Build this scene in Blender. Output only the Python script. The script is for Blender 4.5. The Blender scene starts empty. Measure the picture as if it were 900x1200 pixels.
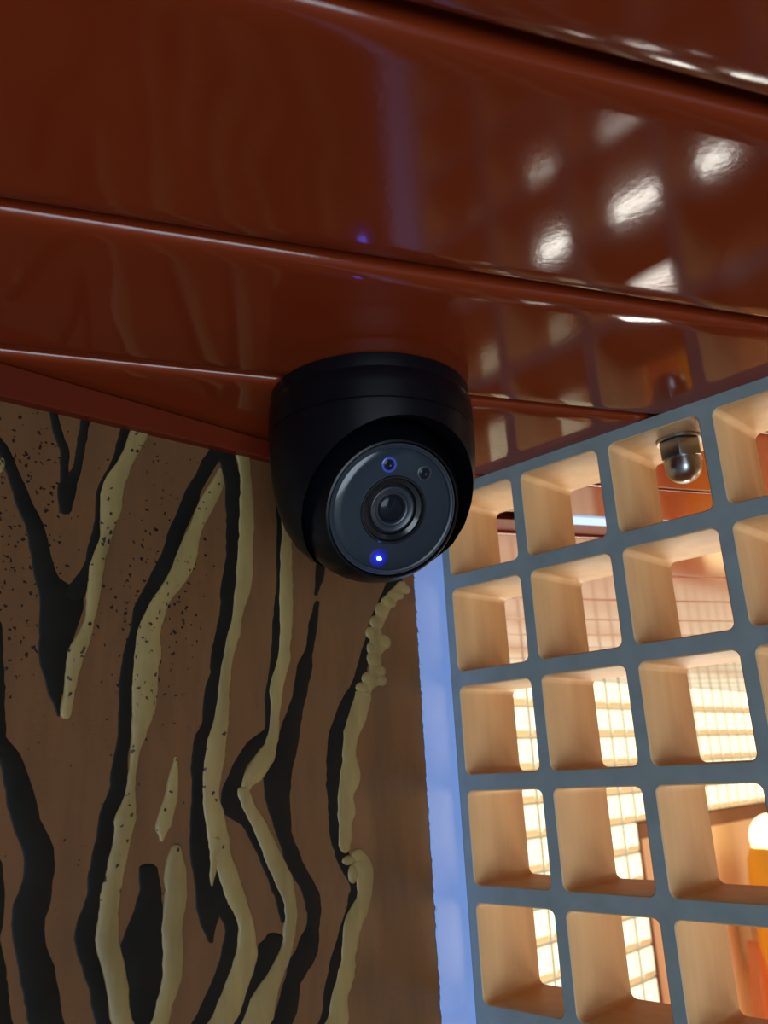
import bpy, bmesh, math, random
from mathutils import Vector, Matrix

# ------------------------------------------------------------------ frame
U = 0.06            # one lattice pitch in metres
Z0 = 2.2            # height of the lattice's first row centre above the floor
FPX = 981.267       # focal length in pixels of the 900x1200 frame
RX = Vector((0.70516625, 0.70727154, -0.05007521))
RY = Vector((-0.24457684, 0.17634336, -0.95345959))
RZ = Vector((-0.66552441, 0.68459476, 0.29733363))
CP = Vector((5.12475108, -6.68976833, -2.38008310))
ZC = 0.545          # ceiling height in pitch units
WX = -0.55          # painted wall plane
def S(x, y, z): return Vector((x*U, y*U, z*U + Z0))

scene = bpy.context.scene
col = scene.collection
cam_d = bpy.data.cameras.new('camera'); cam = bpy.data.objects.new('camera', cam_d); col.objects.link(cam)
cam_d.sensor_fit = 'VERTICAL'; cam_d.sensor_height = 36.0; cam_d.lens = FPX*36.0/1200.0
cam_d.clip_start = 0.01
m = Matrix((RX, -RY, -RZ)).transposed().to_4x4(); m.translation = S(*CP); cam.matrix_world = m
cam_d.dof.use_dof = True; cam_d.dof.focus_distance = 0.40; cam_d.dof.aperture_fstop = 15
scene.camera = cam
vs = scene.view_settings
vs.view_transform = 'Standard'; vs.look = 'None'; vs.gamma = 1.0; vs.use_curve_mapping = False; vs.exposure = 0.0

world = bpy.data.worlds.new('world'); scene.world = world; world.use_nodes = True
bg = world.node_tree.nodes['Background']; bg.inputs[0].default_value = (0.60, 0.78, 1.0, 1); bg.inputs[1].default_value = 0.09

def area(name, loc, target, size, power, color, size_y=None):
    d = bpy.data.lights.new(name, 'AREA'); d.energy = power; d.color = color
    d.shape = 'RECTANGLE' if size_y else 'DISK'; d.size = size
    if size_y: d.size_y = size_y
    o = bpy.data.objects.new(name, d); col.objects.link(o)
    o.location = loc; o.rotation_euler = (Vector(target) - Vector(loc)).to_track_quat('-Z', 'Y').to_euler()
    return o
# daylight from the open side to the right of the corner
area('daylight', (2.7, -2.0, 1.0), (0, -0.1, 1.9), 2.5, 98, (0.72, 0.86, 1.0), 1.9)
# lights behind the lattice: a lamp read off hole shadows, then added fills
area('room_lamp_fill', S(-3.5, 12.5, -12), S(1.5, 0.5, 0), 0.34, 6.5, (1.0, 0.97, 0.86))
area('room_lamp_fill', S(17, 24, -7), S(1, 1, -1), 0.7, 7, (1.0, 0.74, 0.46))  # added warm fill, no fixture, for the left inner faces of the holes
area('room_lamp_fill', S(9, 26, -32), S(4, 12, 0), 1.2, 40, (1.0, 0.80, 0.58))  # added unseen wash that brightens the far ceiling from below

# ------------------------------------------------------------------ helpers
def srgb(r, g, b):
    f = lambda c: (c/255/12.92) if c/255 <= 0.04045 else ((c/255+0.055)/1.055)**2.4
    return (f(r), f(g), f(b), 1)

class NT:
    def __init__(s, name):
        s.m = bpy.data.materials.new(name); s.m.use_nodes = True; s.t = s.m.node_tree
        s.b = s.t.nodes['Principled BSDF']
    def n(s, typ, **kw):
        x = s.t.nodes.new(typ)
        for k, v in kw.items():
            if k in x.inputs: x.inputs[k].default_value = v
            else: setattr(x, k, v)
        return x
    def l(s, a, b): s.t.links.new(a, b)
    def coord(s): return s.n('ShaderNodeTexCoord').outputs['Object']
    def noise(s, scale, detail=3, rough=0.5, vec=None, stretch=None):
        n = s.n('ShaderNodeTexNoise'); n.inputs['Scale'].default_value = scale
        n.inputs['Detail'].default_value = detail; n.inputs['Roughness'].default_value = rough
        v = vec or s.coord()
        if stretch:
            mp = s.n('ShaderNodeMapping'); mp.inputs['Scale'].default_value = stretch; s.l(v, mp.inputs[0]); v = mp.outputs[0]
        s.l(v, n.inputs['Vector']); return n.outputs['Fac']
    def ramp(s, fac, stops):
        r = s.n('ShaderNodeValToRGB'); e = r.color_ramp.elements
        while len(e) < len(stops): e.new(0.5)
        for i, (p, c) in enumerate(stops): e[i].position = p; e[i].color = c
        s.l(fac, r.inputs[0]); return r.outputs[0]
    def bump(s, h, strength, dist=0.001):
        b = s.n('ShaderNodeBump'); b.inputs['Strength'].default_value = strength; b.inputs['Distance'].default_value = dist
        s.l(h, b.inputs['Height']); s.l(b.outputs[0], s.b.inputs['Normal'])
    def mix(s, fac, a, b):
        x = s.n('ShaderNodeMix', data_type='RGBA')
        for sock, v in ((x.inputs['Factor'], fac), (x.inputs[6], a), (x.inputs[7], b)):
            if isinstance(v, (tuple, float, int)): sock.default_value = v
            else: s.l(v, sock)
        return x.outputs[2]
    def set(s, **kw):
        for k, v in kw.items(): s.b.inputs[k].default_value = v
        return s

def var_mat(name, c1, c2, scale=20, rough=0.5, bump=0.0, bscale=None, stretch=None, **kw):
    t = NT(name); f = t.noise(scale, stretch=stretch)
    t.l(t.ramp(f, [(0.3, c1), (0.7, c2)]), t.b.inputs['Base Color'])
    t.set(Roughness=rough, **kw)
    if bump: t.bump(t.noise(bscale or scale*6, stretch=stretch), bump)
    return t.m

M = {}
def lin(r, g, b): return (r, g, b, 1)
M['red'] = var_mat('red_lacquered_metal', lin(0.160, 0.021, 0.0050), lin(0.182, 0.024, 0.0058), 6, 0.10, 0.025, 420)
M['trim'] = var_mat('red_trim_paint', lin(0.092, 0.0105, 0.0026), lin(0.108, 0.0125, 0.0031), 12, 0.45, **{'Specular IOR Level': 0.25})
M['void'] = var_mat('ceiling_void', lin(0.012, 0.004, 0.003), lin(0.018, 0.006, 0.004), 10, 0.9)
M['grey'] = var_mat('grey_lattice_paint', lin(0.180, 0.215, 0.222), lin(0.220, 0.258, 0.265), 60, 0.45, 0.10, 900)
def core():
    t = NT('tan_board_core')
    f = t.noise(7, 4, stretch=(14, 14, 1.2)); g = t.noise(18, 2)
    c = t.ramp(f, [(0.25, lin(0.42, 0.255, 0.115)), (0.75, lin(0.50, 0.315, 0.150))])
    st = t.noise(26, 2, 0.4, stretch=(9, 9, 1.0)); sp = t.ramp(st, [(0.80, lin(1, 1, 1)), (0.84, lin(0.25, 0.2, 0.15))])
    mm = t.n('ShaderNodeMix', data_type='RGBA', blend_type='MULTIPLY'); mm.inputs[0].default_value = 1
    t.l(c, mm.inputs[6]); t.l(sp, mm.inputs[7]); t.l(mm.outputs[2], t.b.inputs['Base Color'])
    t.set(Roughness=0.55); t.bump(t.noise(60, 3, stretch=(10, 10, 1)), 0.15); return t.m
M['core'] = core()
def wallpaint(name, base1, base2, rough, speck):
    t = NT(name); co = t.coord()
    f = t.noise(70, 5, 0.65, stretch=(1, 1, 0.22)); c = t.ramp(f, [(0.3, base1), (0.72, base2)])
    # fine flung paint specks, thicker towards the upper left of the painting
    v = t.n('ShaderNodeTexVoronoi', feature='F1'); v.inputs['Scale'].default_value = 330
    wob = t.n('ShaderNodeTexNoise'); wob.inputs['Scale'].default_value = 500; t.l(co, wob.inputs['Vector'])
    wm = t.n('ShaderNodeVectorMath', operation='SCALE'); wm.inputs['Scale'].default_value = 0.0035; t.l(wob.outputs['Color'], wm.inputs[0])
    wa = t.n('ShaderNodeVectorMath', operation='ADD'); t.l(co, wa.inputs[0]); t.l(wm.outputs[0], wa.inputs[1]); t.l(wa.outputs[0], v.inputs['Vector'])
    sm = t.ramp(v.outputs['Distance'], [(0.24, lin(1, 1, 1)), (0.30, lin(0, 0, 0))])
    pick = t.n('ShaderNodeSeparateColor'); t.l(v.outputs['Color'], pick.inputs[0])
    big = t.ramp(t.noise(9, 2), [(0.32, lin(0.15, 0.15, 0.15)), (0.62, lin(1, 1, 1))])
    sep = t.n('ShaderNodeSeparateXYZ'); t.l(co, sep.inputs[0])
    zr = t.n('ShaderNodeMapRange'); zr.inputs[1].default_value = Z0-0.19; zr.inputs[2].default_value = Z0-0.06; t.l(sep.outputs[2], zr.inputs[0])
    yr = t.n('ShaderNodeMapRange'); yr.inputs[1].default_value = -0.16; yr.inputs[2].default_value = -0.21; t.l(sep.outputs[1], yr.inputs[0])
    def mul(a, b):
        x = t.n('ShaderNodeMath', operation='MULTIPLY'); t.l(a, x.inputs[0])
        if isinstance(b, float): x.inputs[1].default_value = b
        else: t.l(b, x.inputs[1])
        return x.outputs[0]
    gt = t.n('ShaderNodeMath', operation='LESS_THAN'); t.l(pick.outputs[0], gt.inputs[0])
    dens = mul(mul(zr.outputs[0], yr.outputs[0]), big); t.l(mul(dens, speck), gt.inputs[1])
    fac = mul(sm, gt.outputs[0])
    t.l(t.mix(fac, c, lin(0.012, 0.009, 0.007)), t.b.inputs['Base Color'])
    t.set(Roughness=rough, **{'Specular IOR Level': 0.5}); t.bump(t.noise(160, 4, 0.6, stretch=(1, 1, 2.5)), 0.12); return t.m
M['brown'] = wallpaint('brown_bark_paint', lin(0.098, 0.048, 0.021), lin(0.140, 0.061, 0.024), 0.24, 1.3)
M['tan'] = wallpaint('tan_bark_paint', lin(0.155, 0.108, 0.038), lin(0.27, 0.192, 0.068), 0.5, 1.3)
M['black'] = var_mat('black_bark_paint', lin(0.006, 0.0055, 0.0045), lin(0.010, 0.009, 0.007), 40, 0.55, 0.1, 200, **{'Specular IOR Level': 0.12})
M['blue'] = var_mat('pale_blue_coated_edge', lin(0.30, 0.46, 0.93), lin(0.34, 0.50, 0.96), 50, 0.45, 0.05, 500)
M['housing'] = var_mat('black_plastic', lin(0.0018, 0.0020, 0.0034), lin(0.0026, 0.0028, 0.0044), 60, 0.38, 0.03, 2500)
M['housing'].node_tree.nodes['Principled BSDF'].inputs['Specular IOR Level'].default_value = 0.22
M['ball'] = var_mat('black_satin_plastic', lin(0.0018, 0.0020, 0.0034), lin(0.0024, 0.0026, 0.004), 60, 0.32, **{'Specular IOR Level': 0.25})
M['gloss'] = var_mat('gloss_black_ring', lin(0.006, 0.007, 0.009), lin(0.008, 0.009, 0.011), 60, 0.12)
M['glass'] = var_mat('smoked_front_glass', lin(0.011, 0.019, 0.028), lin(0.014, 0.023, 0.033), 30, 0.16)
M['lensgrey'] = var_mat('dark_grey_lens_ring', lin(0.020, 0.026, 0.036), lin(0.026, 0.032, 0.042), 60, 0.34)
M['lens'] = NT('coated_lens_glass').set(**{'Base Color': (0.006, 0.008, 0.014, 1), 'Roughness': 0.12, 'Specular IOR Level': 0.2}).m
M['irled'] = NT('infrared_emitter').set(**{'Base Color': (0.02, 0.03, 0.10, 1), 'Roughness': 0.15, 'Emission Color': (0.05, 0.08, 0.6, 1), 'Emission Strength': 0.35}).m
M['ledhalo'] = NT('blue_halo_tint').set(**{'Base Color': (0.003, 0.008, 0.17, 1), 'Roughness': 0.35}).m  # blue base colour stands in for the status light's halo
M['led'] = NT('blue_status_light').set(**{'Base Color': (0.1, 0.2, 1, 1), 'Emission Color': (0.035, 0.12, 1, 1), 'Emission Strength': 45.0}).m
M['zinc'] = var_mat('zinc_plated_steel', lin(0.42, 0.44, 0.45), lin(0.52, 0.54, 0.55), 80, 0.30, 0.05, 300, Metallic=1.0)
def block():
    t = NT('lit_glass_block'); f = t.noise(22, 3)
    c = t.ramp(f, [(0.3, lin(0.97, 0.94, 0.60)), (0.7, lin(1.0, 1.0, 0.74))])
    t.set(**{'Base Color': (0.35, 0.36, 0.33, 1)}); t.l(c, t.b.inputs['Emission Color'])
    t.set(Roughness=0.2, **{'Emission Strength': 1.2}); return t.m
M['block'] = block()
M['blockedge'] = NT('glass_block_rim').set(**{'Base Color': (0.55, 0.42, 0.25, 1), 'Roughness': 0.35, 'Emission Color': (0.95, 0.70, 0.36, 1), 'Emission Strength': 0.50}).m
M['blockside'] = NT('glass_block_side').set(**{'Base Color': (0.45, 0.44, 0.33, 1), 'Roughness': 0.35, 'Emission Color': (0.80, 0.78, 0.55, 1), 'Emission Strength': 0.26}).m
M['mortar'] = var_mat('tan_grout', lin(0.36, 0.22, 0.10), lin(0.44, 0.28, 0.13), 60, 0.8)
M['sill'] = var_mat('brown_stained_wood', lin(0.22, 0.105, 0.060), lin(0.28, 0.14, 0.08), 12, 0.5, stretch=(4, 1, 4))
M['salmon'] = var_mat('salmon_wall_paint', lin(0.93, 0.70, 0.48), lin(0.95, 0.74, 0.52), 5, 0.6)
M['plaster'] = var_mat('warm_plaster', lin(0.62, 0.40, 0.22), lin(0.68, 0.45, 0.26), 4, 0.7)
M['floor'] = var_mat('brown_floor', lin(0.46, 0.42, 0.38), lin(0.54, 0.50, 0.45), 3, 0.5)
M['outer'] = var_mat('grey_partition', lin(0.14, 0.15, 0.16), lin(0.17, 0.18, 0.19), 5, 0.6)
M['orange'] = var_mat('orange_lacquer', lin(0.50, 0.095, 0.008), lin(0.56, 0.115, 0.011), 8, 0.35)
M['yellow'] = var_mat('amber_yellow_lacquer', lin(0.85, 0.42, 0.02), lin(0.90, 0.48, 0.03), 8, 0.3)
M['cream'] = var_mat('cream_lacquer', lin(0.80, 0.68, 0.48), lin(0.85, 0.74, 0.54), 8, 0.4)
M['lampglow'] = NT('glowing_lamp_globe').set(**{'Base Color': (1, 0.9, 0.6, 1), 'Emission Color': (1, 0.80, 0.40, 1), 'Emission Strength': 3.0}).m
M['striplight'] = NT('cool_light_diffuser').set(**{'Base Color': (0.15, 0.2, 0.3, 1), 'Emission Color': (0.36, 0.60, 0.98, 1), 'Emission Strength': 0.9}).m

def link(name, me, mats, parent=None, smooth=None, label=None, cat=None, group=None, kind=None):
    for mt in (mats if isinstance(mats, (list, tuple)) else [mats]): me.materials.append(M[mt])
    o = bpy.data.objects.new(name, me); col.objects.link(o)
    if parent: o.parent = parent
    if smooth is not None:
        for p in me.polygons: p.use_smooth = True
        me.set_sharp_from_angle(angle=math.radians(smooth))
    tag(o, label, cat, group, kind); return o
def tag(o, label=None, cat=None, group=None, kind=None):
    if label: o['label'] = label
    if cat: o['category'] = cat
    if group: o['group'] = group
    if kind: o['kind'] = kind
    return o
def mesh(name, verts, faces, mi=None):
    me = bpy.data.meshes.new(name); me.from_pydata([tuple(v) for v in verts], [], faces)
    if mi:
        for p, i in zip(me.polygons, mi): p.material_index = i
    bm = bmesh.new(); bm.from_mesh(me); bmesh.ops.recalc_face_normals(bm, faces=bm.faces); bm.to_mesh(me); bm.free()
    return me
def boxes(name, lst, bevel=0.0):
    bm = bmesh.new()
    for (x0, x1, y0, y1, z0, z1) in lst:
        r = bmesh.ops.create_cube(bm, size=1)
        for v in r['verts']:
            v.co = S(x0+(v.co.x+.5)*(x1-x0), y0+(v.co.y+.5)*(y1-y0), z0+(v.co.z+.5)*(z1-z0))
    if bevel: bmesh.ops.bevel(bm, geom=list(bm.edges), offset=bevel*U, segments=2, profile=0.6, affect='EDGES')
    me = bpy.data.meshes.new(name); bm.to_mesh(me); bm.free(); return me
def empty(name, loc, **kw):
    o = bpy.data.objects.new(name, None); col.objects.link(o); o.location = loc; o.empty_display_size = 0.02
    return tag(o, **kw)
def lathe(name, prof, n=96, org=Vector((0, 0, 0)), ax=None, scale=U):
    """prof: (r, h) along axis; ax = (e1, e2, e3) unit vectors; e3 is the axis"""
    e1, e2, e3 = ax or (Vector((1, 0, 0)), Vector((0, 1, 0)), Vector((0, 0, 1)))
    V = []; F = []; idx = []
    for r, h in prof:
        if r < 1e-6: idx.append([len(V)]); V.append(org + e3*h*scale)
        else:
            idx.append(list(range(len(V), len(V)+n)))
            for k in range(n):
                a = 2*math.pi*k/n; V.append(org + (e1*math.cos(a)+e2*math.sin(a))*r*scale + e3*h*scale)
    for a, b in zip(idx[:-1], idx[1:]):
        for k in range(n):
            k2 = (k+1) % n
            if len(a) == 1 and len(b) == 1: continue
            if len(a) == 1: F.append((a[0], b[k], b[k2]))
            elif len(b) == 1: F.append((a[k], b[0], a[k2]))
            else: F.append((a[k], b[k], b[k2], a[k2]))
    return mesh(name, V, F)
def ray(px, py): return RX*((px-450)/FPX) + RY*((py-600)/FPX) + RZ
def on_x(px, py, X):
    d = ray(px, py); return CP + d*((X-CP.x)/d.x)

# ------------------------------------------------------------------ setting
ROOM_Y = 44.0; ROOM_X = 30.0; WINX = -12.0; ZF = -Z0/U
link('floor', boxes('floor', [(-14, 60, -45, ROOM_Y+2, ZF-1, ZF)]), 'floor', kind='structure')

# ceiling: dark void plate with lacquered metal panels, running 64 degrees across the lattice
ANG = math.radians(64.0); TD = Vector((math.cos(ANG), math.sin(ANG), 0)); SD = Vector((math.sin(ANG), -math.cos(ANG), 0))
ceil = link('ceiling', boxes('ceiling', [(-14, 34, -22, ROOM_Y+2, ZC+0.75, ZC+1.2)]), 'void', kind='structure')
joints = [11.72, 10.06, 8.42, 6.76, 5.10, 3.425, 1.77, 0.06, -1.07]
joints2 = [-1.92, -3.89, -5.87, -7.88, -9.85, -11.85, -13.85, -15.85, -17.85, -19.85, -21.85, -23.85, -25.85, -27.85]
def panel(s1, s0, tilt=0.0, g=0.045, ew=1.0, ew0=None):
    a, b = s0+g, s1-g
    edge = [(0.0, 0.34), (0.0, 0.075), (0.006, 0.044), (0.018, 0.024), (0.036, 0.013), (0.065, 0.0065), (0.105, 0.0025), (0.15, 0.0), (0.165, 0.0)]
    ew0 = ew0 or ew
    sc = lambda k: [(s*k, z*k if z < 0.3 else z) for s, z in edge]
    prof = [(a+s, z) for s, z in sc(ew0)] + [((a+b)/2, 0.0)] + [(b-s, z) for s, z in sc(ew)[::-1]]
    mid = (a+b)/2
    prof = [(s, z + tilt*(s-mid)) for s, z in prof]
    V = []; F = []; ts = [-22 + 3.0*k for k in range(25)]
    for t in ts:
        for s, z in prof:
            p = SD*s + TD*t; V.append((p.x, p.y, ZC+z))
    n = len(prof)
    for i in range(len(ts)-1):
        for j in range(n-1): F.append((i*n+j, i*n+j+1, (i+1)*n+j+1, (i+1)*n+j))
    bm = bmesh.new(); bv = [bm.verts.new(v) for v in V]
    for f in F: bm.faces.new([bv[i] for i in f])
    for co, no in (((WINX-0.3, 0, 0), (-1, 0, 0)), ((0, ROOM_Y, 0), (0, 1, 0)), ((ROOM_X, 0, 0), (1, 0, 0)), ((0, -20, 0), (0, -1, 0))):
        bmesh.ops.bisect_plane(bm, geom=bm.verts[:]+bm.edges[:]+bm.faces[:], plane_co=co, plane_no=no, clear_outer=True)
    if not bm.faces: bm.free(); return
    bmesh.ops.recalc_face_normals(bm, faces=bm.faces)
    if sum(f.normal.z for f in bm.faces) > 0: bmesh.ops.reverse_faces(bm, faces=bm.faces)
    for v in bm.verts: v.co = S(*v.co)
    me = bpy.data.meshes.new('ceiling_panel'); bm.to_mesh(me); bm.free()
    link('ceiling_panel', me, 'red', ceil, smooth=40)
tilts = {1.77: 0.0, 3.425: 0.004, 0.06: -0.003}
for s1, s0 in zip(joints[:-1], joints[1:]): panel(s1, s0, tilts.get(s0, 0.0), 0.045 if s0 > 0.1 else 0.025, 1.0 if s0 > 0 else 0.35, 1.0 if s0 > 0.1 else 0.35)
for s1, s0 in zip(joints2[:-1], joints2[1:]): panel(s1, s0, 0.0, 0.02, 0.45)
# slot between two panels: cool strip light and dark red inner panel
def slotbox(s0, s1, z0, z1, t0=-10, t1=34):
    pts = [SD*s + TD*t for s, t in ((s0, t0), (s1, t0), (s1, t1), (s0, t1))]
    V = [S(p.x, p.y, z) for z in (z0, z1) for p in pts]
    return mesh('slot', V, [(0, 1, 2, 3), (4, 5, 6, 7), (0, 1, 5, 4), (1, 2, 6, 5), (2, 3, 7, 6), (3, 0, 4, 7)])
ls = empty('linear_ceiling_light', S(*(SD*-1.1+TD*2.5+Vector((0, 0, ZC)))), label='slim cool bluish strip light set in a ceiling slot behind the grey lattice', cat='light')
def child(name, me, mats, par, **kw):
    me.transform(Matrix.Translation(-par.location)); return link(name, me, mats, par, **kw)
child('diffuser', slotbox(-1.42, -1.12, ZC+0.012, ZC+0.06, 1.25, 26), 'striplight', ls)
child('light_housing', slotbox(-1.46, -1.10, ZC+0.061, ZC+0.40, 1.2, 26.1), 'void', ls)
link('ceiling_panel', slotbox(-1.935, -1.48, ZC+0.05, ZC+0.2, 0.9, 34), 'trim', ceil)

# painted wall, coated edge strip in the corner, red trim
wall = link('wall_left', boxes('wall_left', [(WX-0.5, WX, -30, 0.0, ZF, ZC+0.7)]), 'brown', kind='structure')
rng = random.Random(4)
V = []; F = []; n = 700
for i in range(n+1):
    z = ZC - (ZC-ZF)*(i/n)**1.6
    e = -0.462 + rng.gauss(0, 0.004) + (0.016 if rng.random() < 0.05 else 0)
    for (y, x) in ((e, WX+0.0005), (e+0.008, WX+0.014), (-0.006, WX+0.014), (-0.004, WX+0.0005)): V.append(S(x, y, z))
for i in range(n):
    for j in range(3): F.append((i*4+j, i*4+j+1, (i+1)*4+j+1, (i+1)*4+j))
link('trim_1', mesh('trim_1', V, F), 'blue', kind='structure', label='pale blue coated edge strip in the corner between painted wall and lattice')
# trim under the ceiling: its lower edge drops away from the corner
def tz(y): return 0.43 + (y+0.0)*0.034
V = []; F = []
ys = [-0.02, -3, -6, -10, -16, -24, -30]
for y in ys:
    zb = max(tz(y), -0.05)
    for x, z in ((WX, zb), (WX+0.085, zb), (WX+0.10, zb+0.012), (WX+0.10, ZC-0.038), (WX+0.092, ZC-0.030), (WX, ZC-0.030)): V.append(S(x, y, z))
for i in range(len(ys)-1):
    for j in range(6): F.append((i*6+j, i*6+(j+1) % 6, (i+1)*6+(j+1) % 6, (i+1)*6+j))
F += [tuple(range(6)), tuple(range((len(ys)-1)*6, len(ys)*6))]
link('trim_2', mesh('trim_2', V, F), 'trim', kind='structure')

# room behind the lattice
link('wall_partition', boxes('wall_partition', [(WINX-0.5, WX-0.5, 0.3, 0.8, ZF, ZC+0.7)]), 'plaster', kind='structure')
link('wall_back', boxes('wall_back', [(WINX-0.5, ROOM_X+0.5, ROOM_Y, ROOM_Y+0.5, ZF, ZC+0.7)]), 'salmon', kind='structure')
link('wall_right', boxes('wall_right', [(ROOM_X, ROOM_X+0.5, 0.9, ROOM_Y, ZF, ZC+0.7)]), 'plaster', kind='structure')
PB = 1.035; YE = 23.55; NROW = 12; ZT = 0.57
link('wall_far_left', boxes('wall_far_left', [(WINX-0.9, WINX-0.25, YE+0.26, ROOM_Y, ZF, -5.22)]), 'salmon', kind='structure')
link('trim_3', boxes('trim_3', [(WINX-0.9, WINX+0.10, YE+0.05, ROOM_Y, -5.22, ZT-5*PB-0.04)], 0.04), 'sill', kind='structure')
link('trim_4', boxes('trim_4', [(WINX-0.9, WINX+0.05, YE+0.02, YE+0.26, ZF, -5.23)], 0.04), 'sill', kind='structure')
win = link('window_1', boxes('window_1', [(WINX-0.5, WINX-0.2, 0.8, YE, ZF, ZC+0.7), (WINX-0.5, WINX-0.2, YE+0.001, ROOM_Y, -4.65, ZC+0.7)]), 'mortar', kind='structure')
def block_geo(h):
    # pillowed block: 3 rings, front is domed
    V = []; F = []; MI = []
    rings = [(0.485, -0.18, 0.49, 0.49), (0.482, 0.02, 0.48, 0.488), (0.435, 0.075, 0.41, 0.465), (0.36, 0.10, 0.26, 0.44)]
    for hw, d, zl, zh in rings:
        for sy, sz in ((-1, -1), (1, -1), (1, 1), (-1, 1)): V.append((d, sy*hw*PB, (-zl if sz < 0 else zh)*PB))
    for i in range(3):
        for k in range(4):
            F.append((i*4+k, i*4+(k+1) % 4, (i+1)*4+(k+1) % 4, (i+1)*4+k)); MI.append(1 if (k == 0 and i > 0) else (2 if i < 2 else 0))
    V.append((0.125, 0, 0.05)); c = len(V)-1
    for k in range(4): F.append((12+k, 12+(k+1) % 4, c)); MI.append(0)
    return V, F, MI
bv, bf, bmi = block_geo(1)
bme = mesh('glass_block', [Vector(v)*U for v in bv], bf, bmi); bme.materials.append(M['block']); bme.materials.append(M['blockedge']); bme.materials.append(M['blockside'])
restV = []; restF = []; restM = []
def put_block(yc, zc, single):
    if single:
        o = bpy.data.objects.new('glass_block', bme); col.objects.link(o); o.parent = win; o.location = S(WINX, yc, zc)
    else:
        b0 = len(restV)
        for v in bv: restV.append(S(WINX+v[0], yc+v[1], zc+v[2]))
        restF.extend([tuple(b0+i for i in f) for f in bf]); restM.extend(bmi)
ncol = 22
for r in range(35):
    zc = ZT - (r+0.5)*PB
    for c in range(ncol):
        yc = YE - (c+0.5)*PB
        put_block(yc, zc, r < NROW and c < 12)
    if r < 5:
        for c in range(19): put_block(YE + (c+0.5)*PB, zc, c < 18)
rest = mesh('glass_block_field', restV, restF, restM)
link('glass_block_field', rest, ['block', 'blockedge', 'blockside'], win, kind='stuff')

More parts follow.
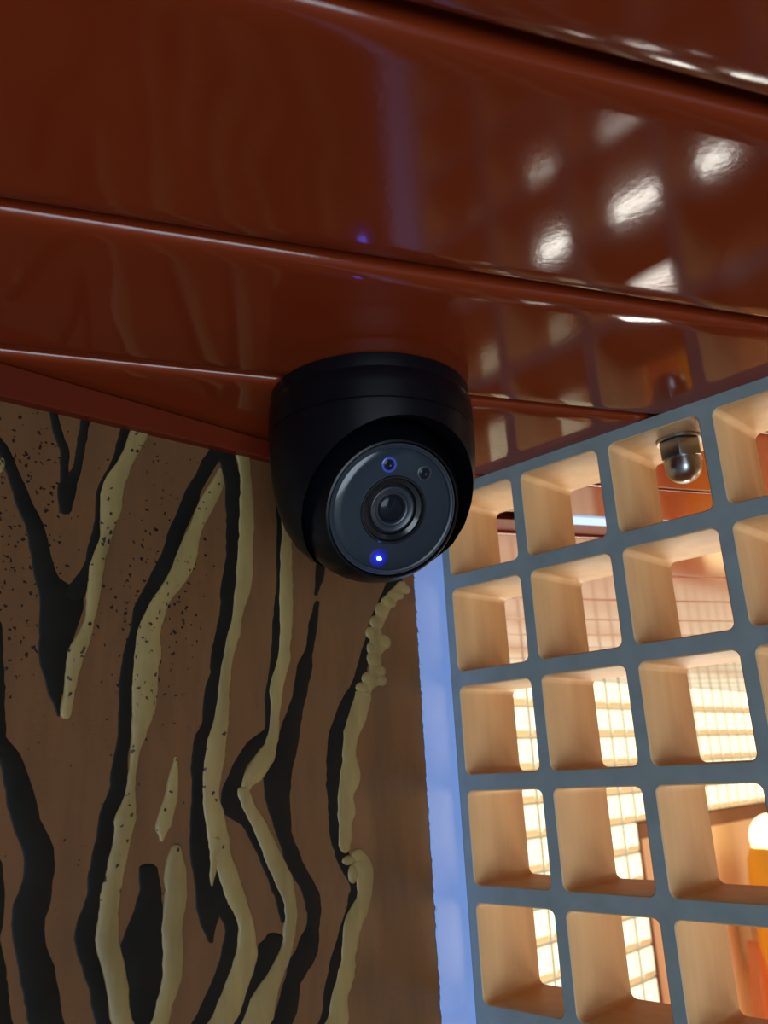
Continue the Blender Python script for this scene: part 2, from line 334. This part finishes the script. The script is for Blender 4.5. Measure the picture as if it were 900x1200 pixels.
# paint strokes of the bark painting: rows of (y, x_left, x_right) measured on the wall
K, T = 'black', 'tan'
strokes = [
 (K, [(512,-12,1),(521,-6,7),(557,7,25),(592,18,39),(621,30,52),(649,36,59),(678,41,70),(699,46,98),(734,46,91),(770,46,80),(806,55,75),(838,66,70)]),
 (K, [(492,143,156),(500,140,153),(521,135,146),(542,129,137),(574,113,119),(610,110,117),(635,105,116),(663,97,107),(699,72,100)]),
 (K, [(466,56,66),(478,58,67),(503,62,73),(528,69,80),(564,69,80)]),
 (K, [(478,98,109),(489,96,107),(521,89,101),(550,83,96),(567,69,92),(598,69,84)]),
 (K, [(512,250,270),(526,245,276),(539,236,258),(557,228,246),(574,217,236),(592,210,229),(621,197,218),(649,188,209),(678,174,195),(706,160,176),(734,153,165),(770,144,158),(806,140,155),(848,137,155),(867,137,153),(900,130,150),(927,127,149),(950,117,140),(983,112,134),(1017,105,126),(1050,100,120),(1083,90,116),(1100,87,114),(1117,90,114),(1133,95,120),(1167,105,127),(1200,112,132),(1330,135,155)]),
 (K, [(522,250,272),(539,256,276),(557,261,281),(592,265,283),(628,265,281),(663,263,278),(692,258,274),(720,256,273),(752,251,266),(788,245,260),(813,238,256),(848,236,251),(867,227,245),(900,225,241),(933,224,239),(967,222,242),(1000,222,247),(1027,227,252),(1053,230,262),(1083,235,255),(1103,244,250)]),
 (K, [(1018,247,262),(1040,247,268),(1060,249,272),(1083,262,279),(1100,262,279),(1117,258,277),(1133,253,272),(1167,238,262),(1200,223,244),(1300,190,215)]),
 (K, [(1017,163,185),(1047,163,190),(1067,157,192),(1087,150,191),(1117,140,192),(1150,145,190),(1183,151,185),(1200,155,180),(1260,168,172)]),
 (K, [(855,-14,2),(867,-8,10),(883,-4,23),(907,3,33),(933,7,42),(960,12,47),(987,22,62),(1013,28,65),(1033,25,63),(1060,17,60),(1083,13,53),(1110,16,55),(1133,20,65),(1167,27,70),(1200,33,77),(1330,60,100)]),
 (K, [(730,-20,1),(780,-20,5),(850,-22,7),(885,-22,5)]),
 (K, [(1010,-16,2),(1060,-18,5),(1100,-18,2),(1133,-16,6),(1167,-14,12),(1200,-10,17),(1330,10,40)]),
 (K, [(590,324,333),(640,323,331),(687,323,331),(733,320,330),(780,316,326),(817,311,319),(855,310,318),(869,290,312),(883,281,300),(901,271,288),(929,261,283),(953,262,294),(967,284,302),(1004,302,315),(1037,316,329),(1069,326,336),(1080,329,334)]),
 (K, [(1098,310,332),(1107,302,329),(1130,297,322),(1153,290,314),(1200,274,295),(1320,230,250)]),
 (K, [(650,374,382),(661,371,381),(680,369,378),(696,368,373)]),
 (K, [(706,369,374),(710,367,374),(733,362,372),(761,357,367),(780,348,365),(808,344,360),(841,334,353),(873,325,348),(901,311,342),(929,309,340),(967,320,341),(995,330,348),(1023,341,362),(1046,355,374),(1083,358,374),(1115,345,373),(1130,337,366),(1153,330,352),(1200,316,344),(1320,280,305)]),
 (K, [(668,466,480),(677,456,475),(701,444,460),(733,432,444),(761,425,436),(799,414,428),(827,397,414),(855,387,406),(883,383,405),(920,381,399),(967,386,400),(1004,394,410),(1037,409,422),(1055,407,420),(1079,400,410),(1107,393,404),(1153,381,397),(1200,372,384),(1320,345,358)]),
 (T, [(490,158,182),(503,153,176),(521,146,168),(542,136,157),(557,126,152),(574,119,146),(599,117,143),(628,116,132),(656,107,124),(685,103,119),(713,100,115),(734,94,110),(763,79,101),(791,76,92),(838,71,83)]),
 (T, [(550,256,259),(567,247,262),(592,233,253),(614,224,240),(635,213,233),(663,201,228),(685,188,215),(706,174,199),(734,162,190),(770,156,188),(806,153,185),(833,153,182),(857,153,173),(883,152,163),(910,149,160),(933,146,160),(957,135,160),(983,132,155),(1017,125,147),(1050,117,140),(1083,113,138),(1107,111,140),(1133,118,145),(1167,125,150),(1200,130,157),(1330,150,178)]),
 (T, [(522,275,290),(533,277,292),(557,281,295),(592,281,297),(628,279,298),(663,277,296),(692,274,293),(720,272,284),(752,265,279),(788,258,272),(823,253,268),(848,248,267),(867,243,265),(900,239,260),(933,237,258),(950,238,263),(967,240,267),(1000,247,273),(1033,258,282),(1060,267,290),(1083,277,298),(1107,277,300),(1133,270,300),(1160,260,290),(1200,240,273),(1320,200,235)]),
 (T, [(985,243,260),(1005,245,256),(1025,245,252),(1037,246,249)]),
 (T, [(888,203,206),(900,200,209),(933,192,208),(967,183,200),(985,187,191)]),
 (T, [(994,200,212),(1017,193,218),(1050,193,218),(1083,189,215),(1117,190,215),(1150,188,212),(1173,182,205),(1200,175,197),(1320,150,170)]),
 (T, [(541,-6,7),(551,-6,4)]),
 (T, [(590,330,343),(640,328,342),(687,328,342),(733,327,342),(771,325,341),(803,316,334),(836,316,328),(873,309,325),(892,295,320),(915,283,306),(922,282,296)]),
 (T, [(926,278,293),(939,281,297),(967,295,313),(1004,309,332),(1032,320,344),(1060,332,348),(1088,332,348),(1116,327,341),(1144,311,332),(1172,292,325),(1200,281,318),(1320,240,270)]),
 (T, [(686,463,477),(692,457,474),(701,449,468),(712,443,458),(724,437,452),(738,434,446),(748,433,450),(757,432,456),(768,433,446),(780,433,447),(790,429,451),(799,424,451),(806,419,438),(813,415,434)]),
 (T, [(811,416,434),(820,413,435),(836,409,431),(850,404,427),(864,402,420),(878,401,418),(892,402,420),(905,398,423),(918,397,421),(930,395,414),(948,395,417),(967,396,413),(985,396,412),(995,397,411)]),
 (T, [(1004,420,432),(1014,412,436),(1023,416,437),(1046,418,436),(1074,404,428),(1107,400,418),(1144,395,416),(1172,386,409),(1200,379,407),(1320,350,378)]),
]
blobs = [(474,690,7,6),(465,697,8,6),(455,706,9,7),(447,716,8,10),(441,730,8,9),(450,752,8,9),(434,742,6,8),(434,760,5,8),(438,772,9,10),(444,786,8,8),(432,796,9,9),(447,797,6,7),(424,806,8,7),(419,1002,8,8),(408,1008,8,6),(413,1024,6,12)]
def crom(a, b, c, d, t): return 0.5*((2*b)+(-a+c)*t+(2*a-5*b+4*c-d)*t*t+(-a+3*b-3*c+d)*t**3)
def stroke(kind, rows, seed):
    rg = random.Random(seed); R = []
    ex = [rows[0]] + rows + [rows[-1]]
    for i in range(len(rows)-1):
        n = max(2, int((rows[i+1][0]-rows[i][0])/6))
        for k in range(n):
            t = k/n; y = rows[i][0]+(rows[i+1][0]-rows[i][0])*t
            R.append([y] + [crom(ex[i][j], ex[i+1][j], ex[i+2][j], ex[i+3][j], t) for j in (1, 2)])
    R.append(list(rows[-1]))
    for end, sg in ((0, -1), (-1, 1)):          # brushes leave rounded ends
        y, a, b = R[end]; c = (a+b)/2; h = (b-a)/2; dr = min(5.0, h*0.8)
        extra = [[y+sg*dr*0.55, c-h*0.78, c+h*0.78], [y+sg*dr*0.9, c-h*0.42, c+h*0.42], [y+sg*dr, c-h*0.1, c+h*0.1]]
        if end == 0: R = extra[::-1] + R
        else: R = R + extra
    hgt = 0.006 if kind == K else 0.016
    V = []; F = []
    cols = 6; wa = wb = 0.0
    for i, (y, a, b) in enumerate(R):
        end = i in (0, len(R)-1)
        wa = 0.7*wa + rg.gauss(0, 0.6); wb = 0.7*wb + rg.gauss(0, 0.6)
        lim = (b-a)*0.12; a += max(-lim, min(lim, wa)); b += max(-lim, min(lim, wb))
        w = b-a; e = min(w*0.3, 2.2)
        for x, h in ((a, 0.0004), (a+e*0.35, 0.6), (a+e, 1.0), (b-e, 1.0), (b-e*0.35, 0.6), (b, 0.0004)):
            hh = h*hgt*(0.05 if end else 1)*(1+rg.gauss(0, 0.04))
            p = on_x(x, y, WX); V.append(S(WX+max(hh, 0.0005), p.y, p.z))
    for i in range(len(R)-1):
        for j in range(cols-1): F.append((i*cols+j, i*cols+j+1, (i+1)*cols+j+1, (i+1)*cols+j))
    me = mesh('paint_stroke', V, F)
    if sum(p.normal.x*p.area for p in me.polygons) < 0: me.flip_normals()
    link('paint_stroke', me, kind, wall, smooth=50)
for i, (k, rows) in enumerate(strokes): stroke(k, rows, i)
bm = bmesh.new()
for (x, y, rw, rh) in blobs:
    c = on_x(x, y, WX); ry = (on_x(x+rw, y, WX)-c).length; rz = (on_x(x, y+rh, WX)-c).length
    bmesh.ops.create_icosphere(bm, subdivisions=3, radius=1.0, matrix=Matrix.Translation(S(WX, c.y, c.z)) @ Matrix.Diagonal((0.024*U, ry*U, rz*U, 1)))
me = bpy.data.meshes.new('paint_daub'); bm.to_mesh(me); bm.free()
link('paint_daub', me, 'tan', wall, smooth=60)

# ------------------------------------------------------------------ lattice
LW, LH, LD, LR = 0.865, 0.842, 0.90, 0.062
NC, NR = 14, 20
def lattice():
    V = []; F = []; MI = []
    cs = 6
    def ring(hw, hh, r):
        pts = []
        for q, (sx, sz) in enumerate(((1, 1), (-1, 1), (-1, -1), (1, -1))):
            for k in range(2*cs+1):
                a = math.pi/2*q + math.pi/2*k/(2*cs)
                pts.append((sx*(hw-r)+r*math.cos(a), sz*(hh-r)+r*math.sin(a)))
        return pts
    inner = ring(LW/2, LH/2, LR); wide = ring(LW/2+0.010, LH/2+0.010, LR+0.010)
    NP = len(inner)
    for r in range(NR):
        for c in range(NC):
            cx, cz = c*1.0, -r*1.005
            xl = -0.55 if c == 0 else cx-0.5
            xr = cx+0.5; zt = ZC if r == 0 else cz+0.5025; zb = cz-0.5025
            outer = []
            for i, (x, z) in enumerate(wide):
                q, k = divmod(i, 2*cs+1)
                ex = xr if q in (0, 3) else xl; ez = zt-cz if q in (0, 1) else zb-cz
                ex -= cx
                first_x = q in (0, 2)     # arc starts on the x side for quadrants 0 and 2
                if k == cs: p = (ex, ez)
                elif (k < cs) == first_x: p = (ex, z)
                else: p = (x, ez)
                outer.append(p)
            base = len(V)
            for pts, y in ((outer, 0), (wide, 0), (inner, 0.011), (inner, LD-0.011), (wide, LD), (outer, LD)):
                for x, z in pts: V.append(S(cx+x, y, cz+z))
            for lay, mi in ((0, 0), (1, 1), (2, 1), (3, 1), (4, 0)):
                for i in range(NP):
                    j = (i+1) % NP
                    F.append((base+lay*NP+i, base+lay*NP+j, base+(lay+1)*NP+j, base+(lay+1)*NP+i)); MI.append(mi)
    # outer edges
    x0, x1, z0, z1 = -0.55, NC-0.5, -(NR-1)*1.005-0.5025, ZC
    b = len(V); V += [S(x, y, z) for y in (0, LD) for x, z in ((x0, z0), (x1, z0), (x1, z1), (x0, z1))]
    for k in range(4): F.append((b+k, b+(k+1) % 4, b+4+(k+1) % 4, b+4+k)); MI.append(1)
    me = bpy.data.meshes.new('lattice_screen'); me.from_pydata([tuple(v) for v in V], [], F)
    for p, i in zip(me.polygons, MI): p.material_index = i
    bm = bmesh.new(); bm.from_mesh(me)
    bmesh.ops.remove_doubles(bm, verts=bm.verts, dist=1e-6)
    bmesh.ops.dissolve_degenerate(bm, edges=bm.edges, dist=1e-7)
    bmesh.ops.recalc_face_normals(bm, faces=bm.faces); bm.to_mesh(me); bm.free()
    return me
link('lattice_screen', lattice(), ['grey', 'core'],
     label='thick board cut into a grid of rounded square holes, grey face and tan inner sides', cat='lattice')
zb = -(NR-1)*1.005-0.5025
link('wall_lower', boxes('wall_lower', [(WX, ROOM_X, 0.0, 0.9, ZF, zb-0.001)]), 'outer', kind='structure')
link('wall_side', boxes('wall_side', [(NC-0.499, ROOM_X+0.5, 0.0, 0.899, zb, ZC+0.7)]), 'outer', kind='structure')

# acorn nut under the lattice's top bar
NX, NY, NZ = 2.06, 0.42, LH/2
nut = empty('acorn_nut', S(NX, NY, NZ), label='zinc acorn nut hanging inside a top-row hole of the lattice', cat='nut')
I3 = (Vector((1, 0, 0)), Vector((0, 1, 0)), Vector((0, 0, 1)))
link('washer', lathe('washer', [(0, 0), (0.200, 0), (0.206, -0.006), (0.206, -0.024), (0.200, -0.030), (0, -0.034)], 48), 'zinc', nut, smooth=40)
bm = bmesh.new()
r = bmesh.ops.create_cone(bm, cap_ends=True, segments=6, radius1=0.198*U, radius2=0.198*U, depth=0.17*U, matrix=Matrix.Translation((0, 0, -0.12*U)) @ Matrix.Rotation(math.radians(20), 4, 'Z'))
bmesh.ops.bevel(bm, geom=[e for e in bm.edges], offset=0.014*U, segments=2, affect='EDGES', profile=0.6)
me = bpy.data.meshes.new('hex_body'); bm.to_mesh(me); bm.free(); link('hex_body', me, 'zinc', nut, smooth=40)
prof = [(0.160, -0.200), (0.165, -0.215), (0.163, -0.26)] + [(0.163*math.cos(a), -0.27-0.15*math.sin(a)) for a in [math.pi/2*k/10 for k in range(10)]] + [(0, -0.42)]
link('dome_cap', lathe('dome_cap', prof, 48), 'zinc', nut, smooth=50)

# ------------------------------------------------------------------ dome camera
DX, DY = 0.719, -2.255
dome = empty('dome_camera', S(DX, DY, ZC), label='black turret dome security camera with a blue status light, fixed to the red ceiling', cat='security camera')
O = Vector((0, 0, 0))
def L(z): return z-ZC          # local height in pitch units
prof = [(0, L(0.535)), (0.785, L(0.535)), (0.797, L(0.528)), (0.800, L(0.515)), (0.800, L(0.430)), (0.793, L(0.424))]
link('base_plate', lathe('base_plate', [(0, L(ZC-0.001)), (0.78, L(ZC-0.001)), (0.797, L(0.538)), (0.800, L(0.525)), (0.800, L(0.436)), (0.792, L(0.428)), (0, L(0.428))], 128), 'housing', dome, smooth=35)
B = Vector((0, 0, L(-0.32)*U)); Bu = Vector((DX, DY, -0.32))
v = (CP-Bu).normalized()
e1 = (RX - v*RX.dot(v)).normalized(); e2 = (RY - v*RY.dot(v)).normalized()
nf = (v*0.94 + e1*0.375 + e2*0.225).normalized()
f1 = (RX - nf*RX.dot(nf)).normalized(); f2 = nf.cross(f1)       # right, up on the face
if f2.dot(RY) > 0: f2 = -f2
AX = (f1, f2, nf)
hp = [(0, L(0.427)), (0.785, L(0.427)), (0.808, L(0.424)), (0.816, L(0.412)), (0.822, L(0.30)), (0.824, L(0.182)), (0.812, L(0.176)), (0.812, L(0.168)), (0.824, L(0.162)),
      (0.820, L(0.05)), (0.808, L(-0.10)), (0.788, L(-0.25)), (0.755, L(-0.40)), (0.705, L(-0.54)), (0.63, L(-0.67)), (0.53, L(-0.77)), (0.40, L(-0.84)), (0.22, L(-0.885)), (0, L(-0.90))]
hme = lathe('housing', hp, 128)
CR = 0.678
cut = [(0, -CR)] + [(CR*math.cos(a), CR*math.sin(a)) for a in [math.radians(-85+5*k) for k in range(18)]] + [(CR, 0.33), (CR+0.012, 0.40), (CR+0.05, 0.5), (CR+0.05, 1.6), (0, 1.6)]
cme = lathe('cutter', cut, 128, B, AX)
ho = bpy.data.objects.new('tmp_housing', hme); co = bpy.data.objects.new('tmp_cutter', cme)
col.objects.link(ho); col.objects.link(co)
md = ho.modifiers.new('cut', 'BOOLEAN'); md.operation = 'DIFFERENCE'; md.solver = 'EXACT'; md.object = co
dg = bpy.context.evaluated_depsgraph_get(); dg.update()
hm2 = bpy.data.meshes.new_from_object(ho.evaluated_get(dg)); hm2.name = 'housing'
bpy.data.objects.remove(ho); bpy.data.objects.remove(co)
link('housing', hm2, 'housing', dome, smooth=32)
# turret ball with its face parts
BR = 0.662; FD = math.sqrt(BR*BR-0.53**2)
a0 = math.asin(FD/BR)
bp = [(0, -BR)] + [(BR*math.cos(a), BR*math.sin(a)) for a in [math.radians(-86)+(a0-math.radians(-86))*k/40 for k in range(41)]] + [(0.515, FD+0.004), (0.505, FD-0.02), (0.505, FD-0.06), (0, FD-0.06)]
ball = link('turret_ball', lathe('turret_ball', bp, 128, B, AX), 'ball', dome, smooth=35)
def ring(name, prof, mat, par, n=96, smooth=35): return link(name, lathe(name, prof, n, B, AX), mat, par, smooth=smooth)
ring('trim_ring', [(0.504, FD-0.05), (0.504, FD-0.004), (0.499, FD+0.002), (0.492, FD+0.001), (0.488, FD-0.008), (0.482, FD-0.010), (0.476, FD-0.004), (0.470, FD-0.006), (0.466, FD-0.020), (0.466, FD-0.05)], 'lensgrey', ball)
ring('front_glass', [(0.468, FD-0.05), (0.468, FD-0.018), (0.462, FD-0.014), (0.40, FD-0.012), (0.30, FD-0.011), (0.262, FD-0.011), (0.262, FD-0.05)], 'glass', ball)
barrel = ring('lens_barrel', [(0.262, FD-0.05), (0.262, FD-0.003), (0.256, FD+0.004), (0.246, FD+0.004), (0.240, FD-0.004), (0.234, FD-0.030), (0.200, FD-0.038), (0.188, FD-0.075), (0, FD-0.075)], 'gloss', ball)
ring('lens_ring', [(0.172, FD-0.074), (0.172, FD-0.030), (0.165, FD-0.026), (0.140, FD-0.034), (0.132, FD-0.044), (0.124, FD-0.036), (0.114, FD-0.040), (0.104, FD-0.062), (0.104, FD-0.074)], 'lensgrey', barrel)
ring('lens_glass', [(0.106, FD-0.072), (0.10, FD-0.060), (0.085, FD-0.052), (0.06, FD-0.045), (0.03, FD-0.041), (0, FD-0.040)], 'lens', barrel, 64, 60)
def face_pt(dx, dy, d): return B + (f1*dx - f2*dy + nf*d)*U
def face_lathe(name, dx, dy, prof, mat, n=32, smooth=40):
    return link(name, lathe(name, prof, n, face_pt(dx, dy, FD), AX), mat, ball, smooth=smooth)
for dx, dy, mt in ((-0.035, -0.345, 'irled'), (0.250, -0.258, 'lensgrey')):
    face_lathe('emitter_bezel', dx, dy, [(0.058, -0.014), (0.058, -0.006), (0.052, -0.003), (0.044, -0.004), (0.040, -0.010), (0.040, -0.014)], mt)
    face_lathe('emitter_window', dx, dy, [(0.040, -0.011), (0.030, -0.008), (0.018, -0.006), (0.012, -0.0095), (0, -0.0095)], 'lens')
face_lathe('led_halo_disc', -0.118, 0.362, [(0.075, -0.014), (0.074, -0.0105), (0.068, -0.0095), (0.05, -0.009), (0, -0.009)], 'ledhalo', 40)  # tinted disc that colours in the glow around the status light
face_lathe('status_light', -0.118, 0.362, [(0.016, -0.013), (0.016, 0.002), (0.014, 0.012), (0.009, 0.018), (0.005, 0.020), (0, 0.021)], 'led', 24)

# ------------------------------------------------------------------ far things by the salmon wall
def petal(name, mat, tip, base_w, length, x, lean, label, cat):
    """teardrop board fixed flat to the wall: tip=(y,z)"""
    ty, tz_ = tip; n = 64; L_ = []; R_ = []
    for i in range(n+1):
        t = (i/n)**2.2; w = base_w*math.sin(math.pi*t)**0.6*(0.42+0.58*t) if 0 < t < 1 else 0.01
        yc = ty + lean*t; z = tz_-length*t
        L_.append((yc-w, z)); R_.append((yc+w, z))
    out = L_+R_[::-1]; N = len(out); V = []
    for dx, sc in ((0.0, 1.0), (0.35, 1.0), (0.55, 0.93)):
        cy = ty+lean*0.6; cz = tz_-length*0.6
        for y, z in out: V.append(S(x+dx, cy+(y-cy)*sc, cz+(z-cz)*sc))
    F = []
    for l in range(2):
        for i in range(N): j = (i+1) % N; F.append((l*N+i, l*N+j, (l+1)*N+j, (l+1)*N+i))
    F.append(tuple(range(2*N, 3*N))); F.append(tuple(range(N)))
    return link(name, mesh(name, V, F), mat, smooth=40, label=label, cat=cat)
WF = WINX-0.25
petal('leaf_panel', 'orange', (23.5, -8.3), 3.5, -8.3-ZF, -8.4, 2.7, 'tall orange leaf-shaped standing panel in front of the yellow column lamp', 'decoration')
petal('wall_petal', 'cream', (31.6, -8.0), 0.75, 3.4, WF+0.01, 0.5, 'small pale cream petal-shaped board on the salmon wall behind the yellow column lamp', 'wall decoration')
lampo = empty('column_lamp', S(-10.0, 31.1, ZF), label='amber yellow column lamp with glowing white top before the salmon wall', cat='lamp')
zt = -6.1-ZF
link('column', lathe('column', [(0, 0), (1.7, 0), (1.75, 0.3), (1.25, 0.9), (1.22, zt-1.2), (1.15, zt-0.5), (0.95, zt), (0, zt)], 48), 'yellow', lampo, smooth=40)
link('lamp_globe', lathe('lamp_globe', [(0.90, zt+0.02)] + [(0.92*math.cos(a), zt+0.35+0.95*math.sin(a)) for a in [math.radians(-18+9*k) for k in range(12)]] + [(0, zt+1.30)], 48), 'lampglow', lampo, smooth=60)
